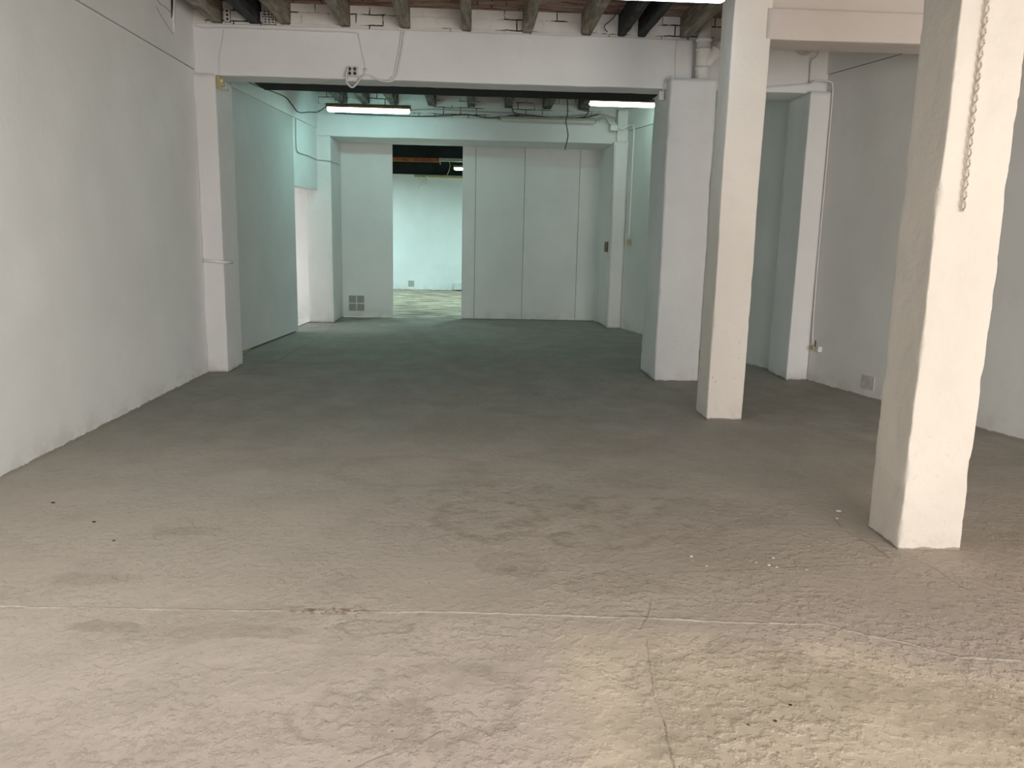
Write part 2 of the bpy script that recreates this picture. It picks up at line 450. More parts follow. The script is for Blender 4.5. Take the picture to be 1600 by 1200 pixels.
def rough_bar(u0, u1, v0, v1, w0, w1, mp, r=0.012, amp=0.006, chip=0.02, dw=0.05, seed=0.0, fine=0.05):
    """bar with rounded, chipped arrises and slightly uneven faces; mp maps (u,v,w) to the place"""
    bm = bmesh.new()
    nu = max(2, int((u1 - u0) / fine)); nv = max(2, int((v1 - v0) / fine))
    nw = max(2, int((w1 - w0) / dw))
    rings = []
    for k in range(nw + 1):
        w_ = w0 + (w1 - w0) * k / nw
        ring = []
        cs = [(u0, v0, 1, 1), (u1, v0, -1, 1), (u1, v1, -1, -1), (u0, v1, 1, -1)]
        arcs = []
        for ci, (cu, cv, su, sv) in enumerate(cs):
            q = noise.noise(Vector((cu * 3.1 + seed, cv * 2.7, w_ * 6.0)))
            q2 = noise.noise(Vector((cu * 5.1 + seed, cv * 3.7 + 9, w_ * 23.0)))
            rr = r + chip * max(0.0, q - 0.15) * 1.3 + chip * 0.6 * max(0, q2 - 0.2)
            pts = []
            a0 = {0: PI, 1: 1.5 * PI, 2: 0, 3: 0.5 * PI}[ci]
            for j in range(4):
                a = a0 + j / 3 * PI / 2
                pts.append((cu + su * rr + rr * math.cos(a), cv + sv * rr + rr * math.sin(a)))
            arcs.append(pts)
        for ci in range(4):
            ring += arcs[ci]
            a = arcs[ci][-1]; b = arcs[(ci + 1) % 4][0]
            n_ = nu if ci % 2 == 0 else nv
            for j in range(1, n_): ring.append((a[0] + (b[0] - a[0]) * j / n_, a[1] + (b[1] - a[1]) * j / n_))
        vs = []
        for (u, v) in ring:
            p = Vector(mp(u, v, w_))
            d = noise.noise_vector(p * 1.6 + Vector((seed, 0, 0))) * amp + noise.noise_vector(p * 9 + Vector((seed, 3, 0))) * amp * 0.45
            vs.append(bm.verts.new(p + d))
        rings.append(vs)
    for i in range(nw):
        a, b = rings[i], rings[i + 1]
        for k in range(len(a)):
            bm.faces.new((a[k], a[(k + 1) % len(a)], b[(k + 1) % len(a)], b[k]))
    bm.faces.new(rings[0][::-1]); bm.faces.new(rings[-1])
    return bm


VZ = lambda u, v, w_: (u, v, w_)
VX = lambda u, v, w_: (w_, u, v)


def tag(o, label, cat, group=None):
    o['label'] = label; o['category'] = cat
    if group: o['group'] = group
    return o


def thing(name, label, cat, loc=(0, 0, 0), group=None):
    o = bpy.data.objects.new(name, None); C.objects.link(o)
    o.location = loc; o.empty_display_size = 0.1
    return tag(o, label, cat, group)


def struct(name, bm, mat, smooth=False):
    o = obj(name, bm, mat, None, smooth); o['kind'] = 'structure'; return o


# ---------------------------------------------------------------- the setting
CEIL = 3.74
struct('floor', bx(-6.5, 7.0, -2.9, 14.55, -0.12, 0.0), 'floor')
struct('floor_rear_room', bx(-6.5, 5.0, 14.55, 22.4, -0.12, 0.0), 'farfloor')
# first room, left wall: a lower skin and an upper skin that oversails it a little
struct('wall_left', bx(-3.10, -2.853, -2.7, 8.62, 0, 3.078), 'wall')
struct('wall_left_upper', bx(-3.10, -2.838, -2.7, 8.62, 3.085, 3.95), 'wall')
trim = struct('shadow_trim_1', bx(-3.10, -2.862, -2.7, 8.62, 3.078, 3.085), 'hole')  # black strip standing in for the shadow under the oversailing upper skin


def rx(y): return 3.40 - 0.25 * (y - 9.7)


def rwall(y0, y1, off, th=0.25):
    return [(rx(y0) + off, y0), (rx(y0) + off + th, y0), (rx(y1) + off + th, y1), (rx(y1) + off, y1)]


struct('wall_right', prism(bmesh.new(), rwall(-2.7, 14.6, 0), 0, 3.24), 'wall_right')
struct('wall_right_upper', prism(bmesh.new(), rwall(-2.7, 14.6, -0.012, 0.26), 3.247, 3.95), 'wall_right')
struct('shadow_trim_2', prism(bmesh.new(), rwall(-2.7, 14.6, 0.008), 3.24, 3.247), 'hole')  # black strip, painted shadow line below the upper skin of this wall
# shopfront wall behind the camera, with its wide opening
fw = bmesh.new()
box(fw, -3.1, 0.2, -2.72, -2.5, 0, 3.95)
box(fw, 6.3, 6.8, -2.72, -2.5, 0, 3.95)
box(fw, -3.1, 6.8, -2.72, -2.5, 3.0, 3.95)
struct('wall_front', fw, 'wall')
struct('ceiling', bx(-3.3, 7.0, -2.72, 8.9, CEIL, CEIL + 0.2), 'ceiling')
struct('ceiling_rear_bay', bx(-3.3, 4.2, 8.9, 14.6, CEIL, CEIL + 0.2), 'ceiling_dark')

# rear bay, left wall, a little skewed, with the doorway at its far end
def lx(y): return -2.97 + 0.081 * (y - 9.1)


def lwall(y0, y1, th=0.20): return [(lx(y0), y0), (lx(y1), y1), (lx(y1) - th, y1), (lx(y0) - th, y0)]


wl = bmesh.new()
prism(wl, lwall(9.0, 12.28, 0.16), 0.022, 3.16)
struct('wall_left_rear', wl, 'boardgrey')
wl = bmesh.new()
prism(wl, lwall(12.28, 13.62), 2.185, 3.16)
prism(wl, [(lx(9) + .02, 9.0), (lx(13.62) + .02, 13.62), (lx(13.62) - .2, 13.62), (lx(9) - .2, 9.0)], 3.16, 3.80)
struct('wall_left_rear_upper', wl, 'wall')
# side room seen through that doorway
sr = bmesh.new()
box(sr, -6.5, -2.92, 14.55, 14.7, 0, 3.9)
box(sr, -6.5, -6.35, 8.9, 14.6, 0, 3.9)
box(sr, -6.5, -3.15, 8.85, 9.0, 0, 3.9)
struct('wall_side_room', sr, 'wall')
struct('ceiling_side_room', bx(-6.5, -3.0, 8.9, 14.6, 3.3, 3.4), 'wall')
struct('floor_side_room', prism(bmesh.new(), [(-6.35, 9.0), (-3.14, 9.0), (-2.87, 12.3), (-2.80, 13.6), (-2.95, 14.55), (-6.35, 14.55)], 0.0, 0.018), 'board')
area('side_room_light', (-5.2, 12.6, 3.1), (0, math.radians(20), 0), 1.6, 1.6, 75, (1.0, 0.98, 0.97))  # unseen light under the side room ceiling, brightening the view through its doorway

# far room
fr = bmesh.new()
box(fr, -6.5, 5.0, 22.2, 22.4, 0, 3.10)
struct('wall_back', fr, 'wall')
struct('wall_back_upper', bx(-6.5, 5.0, 22.22, 22.4, 3.10, 6.2), 'blackroof')
fs = bmesh.new()
box(fs, -6.5, -6.3, 14.7, 22.2, 0, 3.1); box(fs, 4.8, 5.0, 14.6, 22.2, 0, 3.1)
struct('wall_rear_room_sides', fs, 'wall')
rb = bmesh.new()
box(rb, -6.5, 5.0, 14.7, 22.4, 5.2, 5.35); box(rb, -6.6, -6.5, 14.6, 22.4, 3.1, 5.3); box(rb, 5.0, 5.1, 14.6, 22.4, 3.1, 5.3); box(rb, -6.5, 5.0, 14.62, 14.7, 3.9, 5.3)
struct('ceiling_rear_room', rb, 'blackroof')

# end wall over the partition
struct('wall_end_upper', bx(-2.80, 2.56, 13.60, 14.70, 3.385, 3.95), 'infill')
ew = bmesh.new(); box(ew, 2.45, 5.1, 14.55, 14.7, 0, 3.95)
struct('wall_end_right', ew, 'wall')
# brick infill over the cross beams, between the joist ends
struct('wall_infill', bx(-2.86, 3.75, 8.56, 8.80, 3.515, CEIL), 'infill')
struct('wall_infill_right', bx(2.0, 4.6, 6.57, 6.85, 3.30, CEIL), 'pink_shaded')

# ---------------------------------------------------------------- columns and beams
tag(obj('pillar', rough_bar(2.13, 2.45, 3.665, 3.985, -0.004, 3.70, VZ, 0.007, 0.009, 0.034, 0.022, 1.7, 0.03), 'pillar_near', None, True),
    'nearest thick square pillar, cream white with chipped edges, on the right', 'pillar')
tag(obj('pillar', rough_bar(1.985, 2.29, 6.53, 6.86, -0.004, 3.70, VZ, 0.008, 0.006, 0.022, 0.035, 5.2, 0.03), 'pillar', None, True),
    'middle square pillar, free standing, white with brown specks near its foot', 'pillar')
tag(obj('pilaster', rough_bar(-2.853, -2.64, 8.53, 9.08, -0.004, 3.05, VZ, 0.008, 0.006, 0.012, 0.05, 2.2), 'pillar_clean', None, True),
    'white pilaster on the left wall carrying the left end of the wide beam', 'pilaster')
tag(obj('pilaster', rough_bar(3.46, 3.80, 8.53, 9.10, -0.004, 3.06, lambda u, v, w_: (min(u, rx(v) - 0.004), v, w_), 0.008, 0.005, 0.012, 0.05, 3.2), 'pillar_clean', None, True),
    'white pilaster on the right wall beside the low socket, seen between two pillars', 'pilaster')
tag(obj('pilaster', rough_bar(-2.80, -2.39, 13.53, 14.50, -0.004, 3.06, VZ, 0.006, 0.005, 0.01, 0.05, 4.2), 'pillar_clean', None, True),
    'far left pilaster between the side doorway and the sliding panel with the vent', 'pilaster')
tag(obj('pilaster', rough_bar(2.16, 2.56, 13.38, 14.50, -0.004, 3.065, lambda u, v, w_: (max(min(u, rx(v) - 0.004), 2.235), v, w_), 0.008, 0.005, 0.012, 0.05, 6.2), 'pillar_clean', None, True),
    'far right pilaster at the end of the partition with a narrower head above', 'pilaster')
tag(obj('column_head', rough_bar(2.29, 2.52, 13.44, 13.60, 3.065, 3.58, VZ, 0.008, 0.005, 0.012, 0.05, 7.2), 'pillar_clean', None, True),
    'narrow whitewashed stub standing on top of the far right pilaster', 'column head')
tag(obj('pipe_chase', rough_bar(1.94, 2.42, 8.36, 9.10, -0.004, 3.115, VZ, 0.022, 0.010, 0.02, 0.04, 8.8, 0.04), 'chase', None, True),
    'broad white plastered column whose flat top takes the white drain pipe', 'column')

tag(obj('cross_beam', rough_bar(8.53, 8.88, 3.035, 3.52, -2.86, 2.19, VX, 0.008, 0.006, 0.012, 0.05, 11.2), 'beam', None, True),
    'wide white beam across the first bay with the sagging cable and socket', 'beam')
tag(obj('cross_beam', rough_bar(8.63, 9.08, 3.05, 3.52, 2.19, 3.80, VX, 0.008, 0.006, 0.012, 0.05, 12.2), 'beam', None, True),
    'short white beam behind, from the piped column to the right pilaster', 'beam')
tag(obj('cross_beam', rough_bar(6.53, 6.88, 3.07, 3.30, 2.25, 4.22, VX, 0.008, 0.004, 0.01, 0.05, 13.2), 'pink_shaded', None, True),
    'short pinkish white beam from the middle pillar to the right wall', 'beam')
tag(obj('cross_beam', rough_bar(13.53, 14.50, 3.045, 3.385, -2.70, 2.30, VX, 0.006, 0.006, 0.01, 0.06, 14.2), 'beam', None, True),
    'far white beam over the partition panels, tinted green by the lamps', 'beam')
tag(obj('dark_beam', rough_bar(8.89, 9.36, 3.04, 3.40, -2.36, 1.94, VX, 0.01, 0.006, 0.01, 0.08, 15.2), 'blackbeam', None, True),
    'black beam running directly behind the wide white beam', 'beam')

# ---------------------------------------------------------------- joists
def joist(x, wd, y0, y1, zb, zt, mat, label, group=None, tilt=0.0):
    bm = rough_bar(x - wd / 2, x + wd / 2, zb, zt, y0, y1, lambda u, v, w_: (u, w_, v), 0.012, 0.008, 0.02, 0.15, x * 3.3, 0.05)
    return tag(obj('ceiling_joist', bm, mat, None, True), label, 'joist', group)


FRONT = [(-2.60, .11, 'joist', 'leftmost weathered joist, ending beside a three-hole brick end'),
         (-2.235, .11, 'joist_dark', 'dark joist just left of the perforated brick at the left corner'),
         (-1.925, .10, 'joist', 'weathered joist right of the perforated brick, third from the left wall'),
         (-1.335, .10, 'joist', 'weathered joist above the socket on the wide beam'),
         (-0.74, .10, 'joist', 'weathered joist from which the sagging grey cable comes down'),
         (-0.125, .095, 'joist', 'weathered joist nearest the picture centre, seen straight from below'),
         (0.495, .10, 'joist', 'weathered joist first to the right of the centre one'),
         (1.09, .105, 'joist', 'weathered joist with a thin black wire on its right'),
         (1.46, .08, 'joist_dark', 'dark joist, left one of the close pair under the bright lamp'),
         (1.66, .08, 'joist_dark', 'dark joist, right one of the close pair under the bright lamp'),
         (2.11, .11, 'joist', 'last weathered joist, running in beside the white drain pipe')]
for x, wd, mt, lb in FRONT:
    joist(x, wd, -2.4, 8.60, 3.535, CEIL + 0.02, mt, lb, 'joists of the first bay')
BACK = ['leftmost joist of the rear bay, in the lit left corner', 'rear bay joist, second from the left wall, over the left lamp',
        'rear bay joist over the middle of the left lamp', 'rear bay joist above the right end of the left lamp',
        'rear bay joist above the dark door opening', 'rear bay joist above the left end of the unlit lamp',
        'rear bay joist above the middle of the unlit lamp', 'rear bay joist left of the lit right lamp']
for (x, wd), lb in zip([(-2.18, .14), (-1.82, .13), (-1.36, .14), (-0.745, .13), (-0.11, .12), (0.50, .12), (1.13, .14), (1.73, .16)], BACK):
    joist(x, wd, 9.38, 13.62, 3.57, CEIL + 0.02, 'joist_back', lb, 'joists of the rear bay')

# hollow bricks showing their holes between the joist ends
def hollow(x0, x1, z0, z1, nx, nz, label):
    t_ = thing('hollow_brick', label, 'brick', ((x0 + x1) / 2, 8.53, z0))
    bm = bmesh.new()
    # frame of webs around real cells
    wx_ = (x1 - x0) / nx; wz = (z1 - z0) / nz; k = 0.16
    for i in range(nx + 1):
        c_ = x0 + i * wx_; box(bm, c_ - wx_ * k, c_ + wx_ * k, 8.515, 8.562, z0 - wz * k, z1 + wz * k)
    for j in range(nz + 1):
        c_ = z0 + j * wz; box(bm, x0 - wx_ * k, x1 + wx_ * k, 8.516, 8.561, c_ - wz * k, c_ + wz * k)
    obj('web', bm, 'clay', t_)
    obj('cavity', bx(x0, x1, 8.552, 8.559, z0, z1), 'hole', t_)


hollow(-2.515, -2.475, 3.545, 3.66, 1, 3, 'narrow brick end with three holes beside the leftmost joist')
hollow(-2.145, -2.035, 3.605, 3.665, 3, 2, 'perforated brick, upper of the two by the dark left joist')
hollow(-2.140, -2.030, 3.535, 3.585, 3, 2, 'perforated brick, lower of the two by the dark left joist')

# ---------------------------------------------------------------- partition
def panel(x0, x1, label, y=14.55, mat='board', z1=3.06, name='partition_panel', grp='partition panels'):
    return tag(obj(name, bbox(x0, x1, y, y + 0.045, 0.012, z1, 0.004), mat), label, 'panel', grp)


lp = thing('sliding_panel', 'pale panel left of the door opening with a square vent near its foot', 'panel', (-1.98, 14.55, 0.0))
obj('leaf', bbox(-2.50, -1.495, 14.55, 14.60, 0.012, 3.075, 0.004), 'board', lp)
vg = obj('vent_frame', bbox(-2.30, -2.00, 14.542, 14.551, 0.105, 0.41, 0.003), 'board', lp); vg['label'] = 'white cross frame of the vent'
for ix in (0, 1):
    for iz in (0, 1):
        bm = bmesh.new()
        x0 = -2.288 + ix * 0.146; z0 = 0.117 + iz * 0.146
        box(bm, x0, x0 + 0.13, 14.5395, 14.5425, z0, z0 + 0.13)
        for s_ in range(6): box(bm, x0, x0 + 0.13, 14.536, 14.5396, z0 + 0.006 + s_ * 0.021, z0 + 0.016 + s_ * 0.021)
        obj('louvre', bm, 'vent', lp)
struct('backing_trim', bx(-0.25, 2.45, 14.597, 14.615, 0, 3.16), 'boardgrey')  # backing sheet added behind the seams to stop lamp light leaking through
panel(-0.255, -0.024, 'narrow partition strip at the right edge of the door opening')
panel(-0.018, 0.847, 'wide partition panel left of the vertical seam below the unlit lamp')
panel(0.853, 1.832, 'wide partition panel right of the seam, behind the hanging cable')
panel(1.838, 2.45, 'last partition panel, against the far right pilaster')
struct('trim_3', bx(-2.5, -1.495, 14.56, 14.60, 3.075, 3.16), 'hole')
tag(obj('slide_rail', bbox(-1.9, 1.0, 14.515, 14.545, 3.085, 3.11, 0.003), 'cablegrey'), 'thin grey rail along the top of the partition under the far beam', 'rail')

# ---------------------------------------------------------------- lamps
def fluorescent(x0, x1, y, zb, label, lens, hous='tin', hang=None, upper='lens_warm', depth=0.10, hh=0.055, lh=0.058, ht=0.06):
    t_ = thing('fluorescent_lamp', label, 'lamp', ((x0 + x1) / 2, y, zb))
    # housing: shallow inverted tray
    bm = bmesh.new(); n_ = 0
    prof = [(-depth * .62, 0), (depth * .62, 0), (depth * .55, hh * .8), (depth * .2, ht), (-depth * .2, ht), (-depth * .55, hh * .8)]
    lo = [bm.verts.new((x0 - .01, y + a, zb + lh + b)) for a, b in prof]; hi = [bm.verts.new((x1 + .01, y + a, zb + lh + b)) for a, b in prof]
    bm.faces.new(lo[::-1]); bm.faces.new(hi)
    for i in range(6): bm.faces.new((lo[i], lo[(i + 1) % 6], hi[(i + 1) % 6], hi[i]))
    obj('housing', bm, hous, t_)
    # diffuser: rounded trough
    bm = bmesh.new(); rings = []
    N = 10
    for k, (xx, sc) in enumerate([(x0, .45), (x0 + .008, .8), (x0 + .03, 1), (x1 - .03, 1), (x1 - .008, .8), (x1, .45)]):
        ring = []
        for j in range(N + 1):
            a = PI + PI * j / N
            ring.append(bm.verts.new((xx, y + depth * .5 * sc * math.cos(a), zb + lh - .001 + lh * sc * math.sin(a))))
        rings.append(ring)
    for i in range(len(rings) - 1):
        for j in range(N): bm.faces.new((rings[i][j], rings[i][j + 1], rings[i + 1][j + 1], rings[i + 1][j]))
        bm.faces.new((rings[i][0], rings[i][N], rings[i + 1][N], rings[i + 1][0]))
    bm.faces.new(rings[0]); bm.faces.new(rings[-1])
    obj('diffuser', bm, lens, t_, True)
    if upper:
        obj('tube', tube(bmesh.new(), [(x0 + .03, y - depth * .5 - .008, zb + lh - .010), (x1 - .03, y - depth * .5 - .008, zb + lh - .010)], 0.010, 8, False), upper, t_, True)
    for xx in (x0 - .012, x1 - .006):
        obj('end_cap', bbox(xx, xx + .018, y - depth * .6, y + depth * .6, zb + lh * .55, zb + lh + hh * .8, .004), hous, t_)
    for f in (.2, .5, .8):
        xx = x0 + (x1 - x0) * f
        obj('clip', bbox(xx - .008, xx + .008, y - depth * .66, y + depth * .66, zb + lh - .012, zb + lh + .012, .002), hous, t_)
    if hang:
        for xx in hang:
            bm = bmesh.new()
            tube(bm, [(xx, y, zb + lh + ht * .7), (xx - .07, y + .02, CEIL - .12)], .006, 6, False)
            tube(bm, [(xx, y, zb + lh + ht * .7), (xx + .05, y + .02, CEIL - .12)], .006, 6, False)
            obj('hanger', bm, 'cabledark', t_)
    return t_


fluorescent(0.55, 1.755, 6.0, 3.175, 'bright white lamp nearest the camera, cut by the top of the photo', 'lens_cool', upper=None, hang=(0.8, 1.5), depth=.13)
fluorescent(-2.19, -0.99, 12.2, 3.235, 'lit greenish lamp hanging at the left over the sliding panel', 'lens_green', hang=(-1.97, -1.20))
fluorescent(1.64, 2.62, 12.2, 3.425, 'lit greenish lamp at the right, its end hidden by the piped column', 'lens_green_dim', hang=(1.9, 2.4), ht=.06)
fluorescent(0.37, 1.925, 13.455, 3.335, 'unlit lamp fixed along the far beam behind the hanging cable', 'lens_off', 'tinpale', upper=None, lh=.05, hh=.035, ht=.04)
fluorescent(-0.53, 0.75, 19.0, 2.99, 'lit lamp high in the room beyond, peeping at the opening edge', 'lens_far', 'batten', upper=None, hang=(0, ), lh=.05)
area('rear_room_lamp', (1.6, 18.0, 3.05), (0, 0, 0), 1.3, 0.15, 210, (0.65, 1.0, 1.0))
area('rear_room_lamp', (-3.6, 19.5, 3.05), (0, 0, 0), 1.3, 0.15, 150, (0.65, 1.0, 1.0))

# ---------------------------------------------------------------- far room details
tag(obj('rusty_beam', bbox(-6.2, -0.83, 18.0, 18.08, 3.07, 3.155, .006), 'orange'), 'thin rust-red bar crossing high in the room beyond', 'bar')
wb = thing('white_batten', 'off-white batten meeting the rust-red bar high in the room beyond', 'batten', (0.5, 18.0, 3.08))
obj('bar', bbox(-0.83, 4.6, 17.99, 18.07, 3.09, 3.16, .006), 'tinpale', wb)
obj('bracket', bbox(-0.815, -0.795, 18.0, 18.02, 3.02, 3.09, .002), 'tinpale', wb)
tag(obj('timber_batten', bbox(-1.68, 1.8, 22.12, 22.2, 3.03, 3.085, .006), 'batten'), 'ochre timber strip along the top of the farthest white wall', 'batten')
tag(obj('cable_loop', tube(bmesh.new(), [(-1.50, 22.10, 3.04), (-1.514, 22.08, 2.935), (-1.445, 22.07, 2.869), (-1.377, 22.08, 2.938), (-1.375, 22.1, 3.03), (-1.325, 22.1, 3.039), (-1.322, 22.09, 2.88), (-1.40, 22.08, 2.83), (-1.50, 22.08, 2.79), (-1.55, 22.09, 2.70)], 0.020, 6), 'pvc', None, True),
    'looped white cable hanging on the farthest wall below the ochre strip', 'cable')
tag(obj('wall_plate', bbox(-1.86, -1.70, 22.185, 22.2, 0.095, 0.25, .004), 'plasticgrey'), 'small grey square plate low on the farthest wall', 'plate')
tag(obj('floor_box', bbox(-0.60, -0.28, 22.10, 22.2, 0.02, 0.22, .02), 'plastic'), 'pale box at the foot of the farthest wall by the opening edge', 'box')
tag(obj('hanging_cable', tube(bmesh.new(), [(-0.66, 18.9, 3.2), (-0.62, 18.9, 3.1), (-0.64, 18.9, 2.98), (-0.69, 18.9, 2.86)], .007, 6), 'batten', None, True), 'thin loop of cable beside the lit lamp in the room beyond', 'cable')

# ---------------------------------------------------------------- pipes
pp = thing('drain_pipe', 'white drain pipe with a slanting branch entering the piped column', 'pipe', (2.286, 8.47, 3.10))
obj('pipe', tube(bmesh.new(), [(2.286, 8.47, 3.118), (2.286, 8.47, 3.735)], 0.068, 24, False), 'pvc', pp, True)
obj('branch', tube(bmesh.new(), [(2.29, 8.47, 3.26), (2.34, 8.465, 3.31), (2.55, 8.45, 3.55), (2.66, 8.45, 3.70)], 0.056, 20, True), 'pvc', pp, True)
for z0, z1, r_ in ((3.22, 3.245, .075), (3.40, 3.425, .076), (3.49, 3.52, .080)):
    obj('collar', tube(bmesh.new(), [(2.286, 8.47, z0), (2.286, 8.47, z1)], r_, 24, False), 'pvc', pp, True)
obj('collar', tube(bmesh.new(), [(2.405, 8.46, 3.385), (2.435, 8.458, 3.42)], .064, 20, False), 'pvc', pp, True)
tag(obj('wall_conduit', tube(bmesh.new(), [(-2.845, 8.505, 1.19), (-2.72, 8.505, 1.185), (-2.63, 8.50, 1.175), (-2.575, 8.62, 1.172)], .015, 8, False), 'pvc', None, True),
    'short white pipe crossing the left pilaster at waist height', 'pipe')

# ---------------------------------------------------------------- electrical bits on the wide beam
sk = thing('wall_socket', 'square four-hole socket on the wide white beam', 'socket', (-1.265, 8.53, 3.10))
obj('plate', bbox(-1.318, -1.212, 8.492, 8.53, 3.055, 3.15, .005), 'socket', sk)
for sx_ in (-1.291, -1.240):
    for sz in (3.082, 3.124):
        obj('ring', tube(bmesh.new(), [(sx_, 8.494, sz), (sx_, 8.485, sz)], .021, 16, False), 'plasticgrey', sk, True)
        obj('recess', tube(bmesh.new(), [(sx_, 8.486, sz), (sx_, 8.484, sz)], .012, 12, False), 'hole', sk, True)
tag(obj('junction_plate', bbox(-1.32, -1.22, 8.518, 8.53, 3.012, 3.052, .004), 'plastic'), 'small white plate just under the four-hole socket', 'plate')
tag(obj('cable_rose', tube(bmesh.new(), [(-1.14, 8.53, 3.125), (-1.14, 8.505, 3.125)], .017, 14, False), 'socket', None, True), 'tiny round cable clip right of the four-hole socket', 'clip')
tag(obj('sagging_cable', tube(bmesh.new(), [(-1.307, 8.478, 3.13), (-1.325, 8.47, 3.045), (-1.312, 8.46, 2.98), (-1.266, 8.46, 2.945), (-1.221, 8.46, 2.977), (-1.181, 8.49, 3.045), (-1.124, 8.51, 3.077), (-1.073, 8.515, 3.060), (-0.997, 8.515, 3.03), (-0.927, 8.505, 3.018), (-0.869, 8.515, 3.03), (-0.824, 8.518, 3.09), (-0.798, 8.518, 3.209), (-0.772, 8.518, 3.330), (-0.746, 8.518, 3.50)], .0095, 8), 'cablewhite', None, True),
    'thick white cable looping from the socket up to a joist', 'cable')
tag(obj('second_cable', tube(bmesh.new(), [(-0.775, 8.52, 3.50), (-0.80, 8.52, 3.330), (-0.826, 8.52, 3.209), (-0.852, 8.52, 3.09), (-0.90, 8.52, 3.045)], .007, 6), 'cablewhite', None, True),
    'thinner white cable beside the rising part of the thick looped one', 'cable')
tag(obj('surface_cable', tube(bmesh.new(), [(-2.82, 8.52, 3.495), (-2.717, 8.52, 3.470), (-2.549, 8.52, 3.478), (-2.205, 8.52, 3.478), (-1.704, 8.52, 3.476), (-1.250, 8.52, 3.472), (-1.205, 8.52, 3.440), (-1.175, 8.52, 3.30), (-1.140, 8.515, 3.14), (-1.16, 8.515, 3.07)], .006, 6), 'cablewhite', None, True),
    'long thin painted-over cable along the top edge of the wide beam', 'cable')
tag(obj('surface_cable', tube(bmesh.new(), [(-2.536, 8.522, 3.466), (-2.547, 8.522, 3.371), (-2.585, 8.522, 3.220), (-2.600, 8.522, 3.045)], .005, 6), 'cablewhite', None, True),
    'short cable dropping down the beam above the yellowed terminal', 'cable')
tb = thing('yellow_terminal', 'yellowed cable terminal in the top corner of the left pilaster', 'terminal', (-2.60, 8.55, 2.90))
obj('back_plate', bbox(-2.637, -2.60, 8.55, 8.60, 2.915, 3.03, .004), 'yellow', tb)
obj('clamp', bbox(-2.602, -2.565, 8.545, 8.59, 2.93, 3.005, .006), 'batten', tb)
obj('screw', tube(bmesh.new(), [(-2.583, 8.546, 2.98), (-2.583, 8.532, 2.98)], .012, 10, False), 'pvc', tb, True)
obj('lower_lug', bbox(-2.60, -2.53, 8.56, 8.60, 2.895, 2.912, .003), 'tinpale', tb)
# right-hand corner box
jb = thing('corner_box', 'small white box with a cable where the beam meets the piped column', 'box', (1.92, 8.55, 2.93))
obj('case', bbox(1.872, 1.925, 8.54, 8.60, 2.925, 3.015, .006), 'plastic', jb)
obj('lead', tube(bmesh.new(), [(1.912, 8.545, 3.01), (1.905, 8.515, 3.06), (1.93, 8.515, 3.13), (1.985, 8.515, 3.16)], .007, 6), 'cablewhite', jb, True)
tag(obj('surface_cable', tube(bmesh.new(), [(2.02, 8.522, 3.5), (2.012, 8.522, 3.35), (2.02, 8.522, 3.20), (2.03, 8.515, 3.14)], .004, 6), 'cablewhite', None, True),
    'faint thin cable running down the beam left of the drain pipe', 'cable')
tag(obj('loose_wire', tube(bmesh.new(), [(1.30, 8.50, 3.56), (1.26, 8.45, 3.60), (1.33, 8.40, 3.66), (1.36, 8.2, 3.70)], .005, 6), 'cabledark', None, True), 'thin black wire curling between joists near the bright lamp', 'wire')

# ---------------------------------------------------------------- rear bay cables
hc = thing('hanging_cable', 'dark cable hanging free in front of the unlit lamp', 'cable', (1.30, 12.0, 2.78))
obj('wire', tube(bmesh.new(), [(1.28, 12.0, 3.74), (1.287, 12.0, 3.519), (1.303, 12.0, 3.298), (1.283, 12.0, 3.164), (1.318, 12.0, 2.986), (1.300, 12.0, 2.850), (1.284, 12.0, 2.79)], .008, 8), 'cabledark', hc, True)
obj('end_terminal', bbox(1.272, 1.298, 11.99, 12.01, 2.765, 2.79, .003), 'plasticgrey', hc)
for pts, mt, rr, lb in [
    ([(-2.40, 13.50, 3.50), (-1.5, 13.48, 3.46), (-0.7, 13.48, 3.50), (0.0, 13.46, 3.48), (0.5, 13.45, 3.47), (1.0, 13.44, 3.42), (1.45, 13.44, 3.45), (1.95, 13.45, 3.50), (2.25, 13.42, 3.43)], 'cablegrey', .010, 'grey cable strung along the far beam under the joist ends, upper one'),
    ([(-2.30, 13.49, 3.40), (-1.0, 13.50, 3.385), (-0.2, 13.47, 3.43), (0.2, 13.46, 3.39), (0.7, 13.45, 3.45), (1.2, 13.44, 3.40), (1.7, 13.44, 3.43), (2.0, 13.45, 3.50)], 'cabledark', .009, 'darker cable strung along the far beam, crossing the grey one'),
    ([(0.55, 13.40, 3.58), (0.60, 13.42, 3.47), (0.9, 13.43, 3.44), (1.3, 13.42, 3.41), (1.72, 13.42, 3.44), (1.80, 13.40, 3.56)], 'cabledark', .009, 'dark cable dipping between two joists above the unlit lamp'),
    ([(1.93, 13.43, 3.38), (2.00, 13.42, 3.44), (2.08, 13.42, 3.43), (2.13, 13.41, 3.35), (2.17, 13.36, 3.31)], 'cablegrey', .010, 'grey cable from the unlit lamp into the small square box'),
]:
    tag(obj('strung_cable', tube(bmesh.new(), pts, rr, 6), mt, None, True), lb, 'cable')
L2 = lambda y, o=0.012: lx(y) + o
tag(obj('wall_cable', tube(bmesh.new(), [(L2(9.3), 9.3, 3.175), (L2(9.9), 9.9, 3.175), (L2(10.8), 10.8, 3.17), (L2(12.0), 12.0, 3.175), (L2(12.6), 12.6, 3.165), (L2(13.45), 13.45, 3.17)], .008, 6), 'cablemid', None, True),
    'straight grey cable along the rear left wall above the grey boards', 'cable')
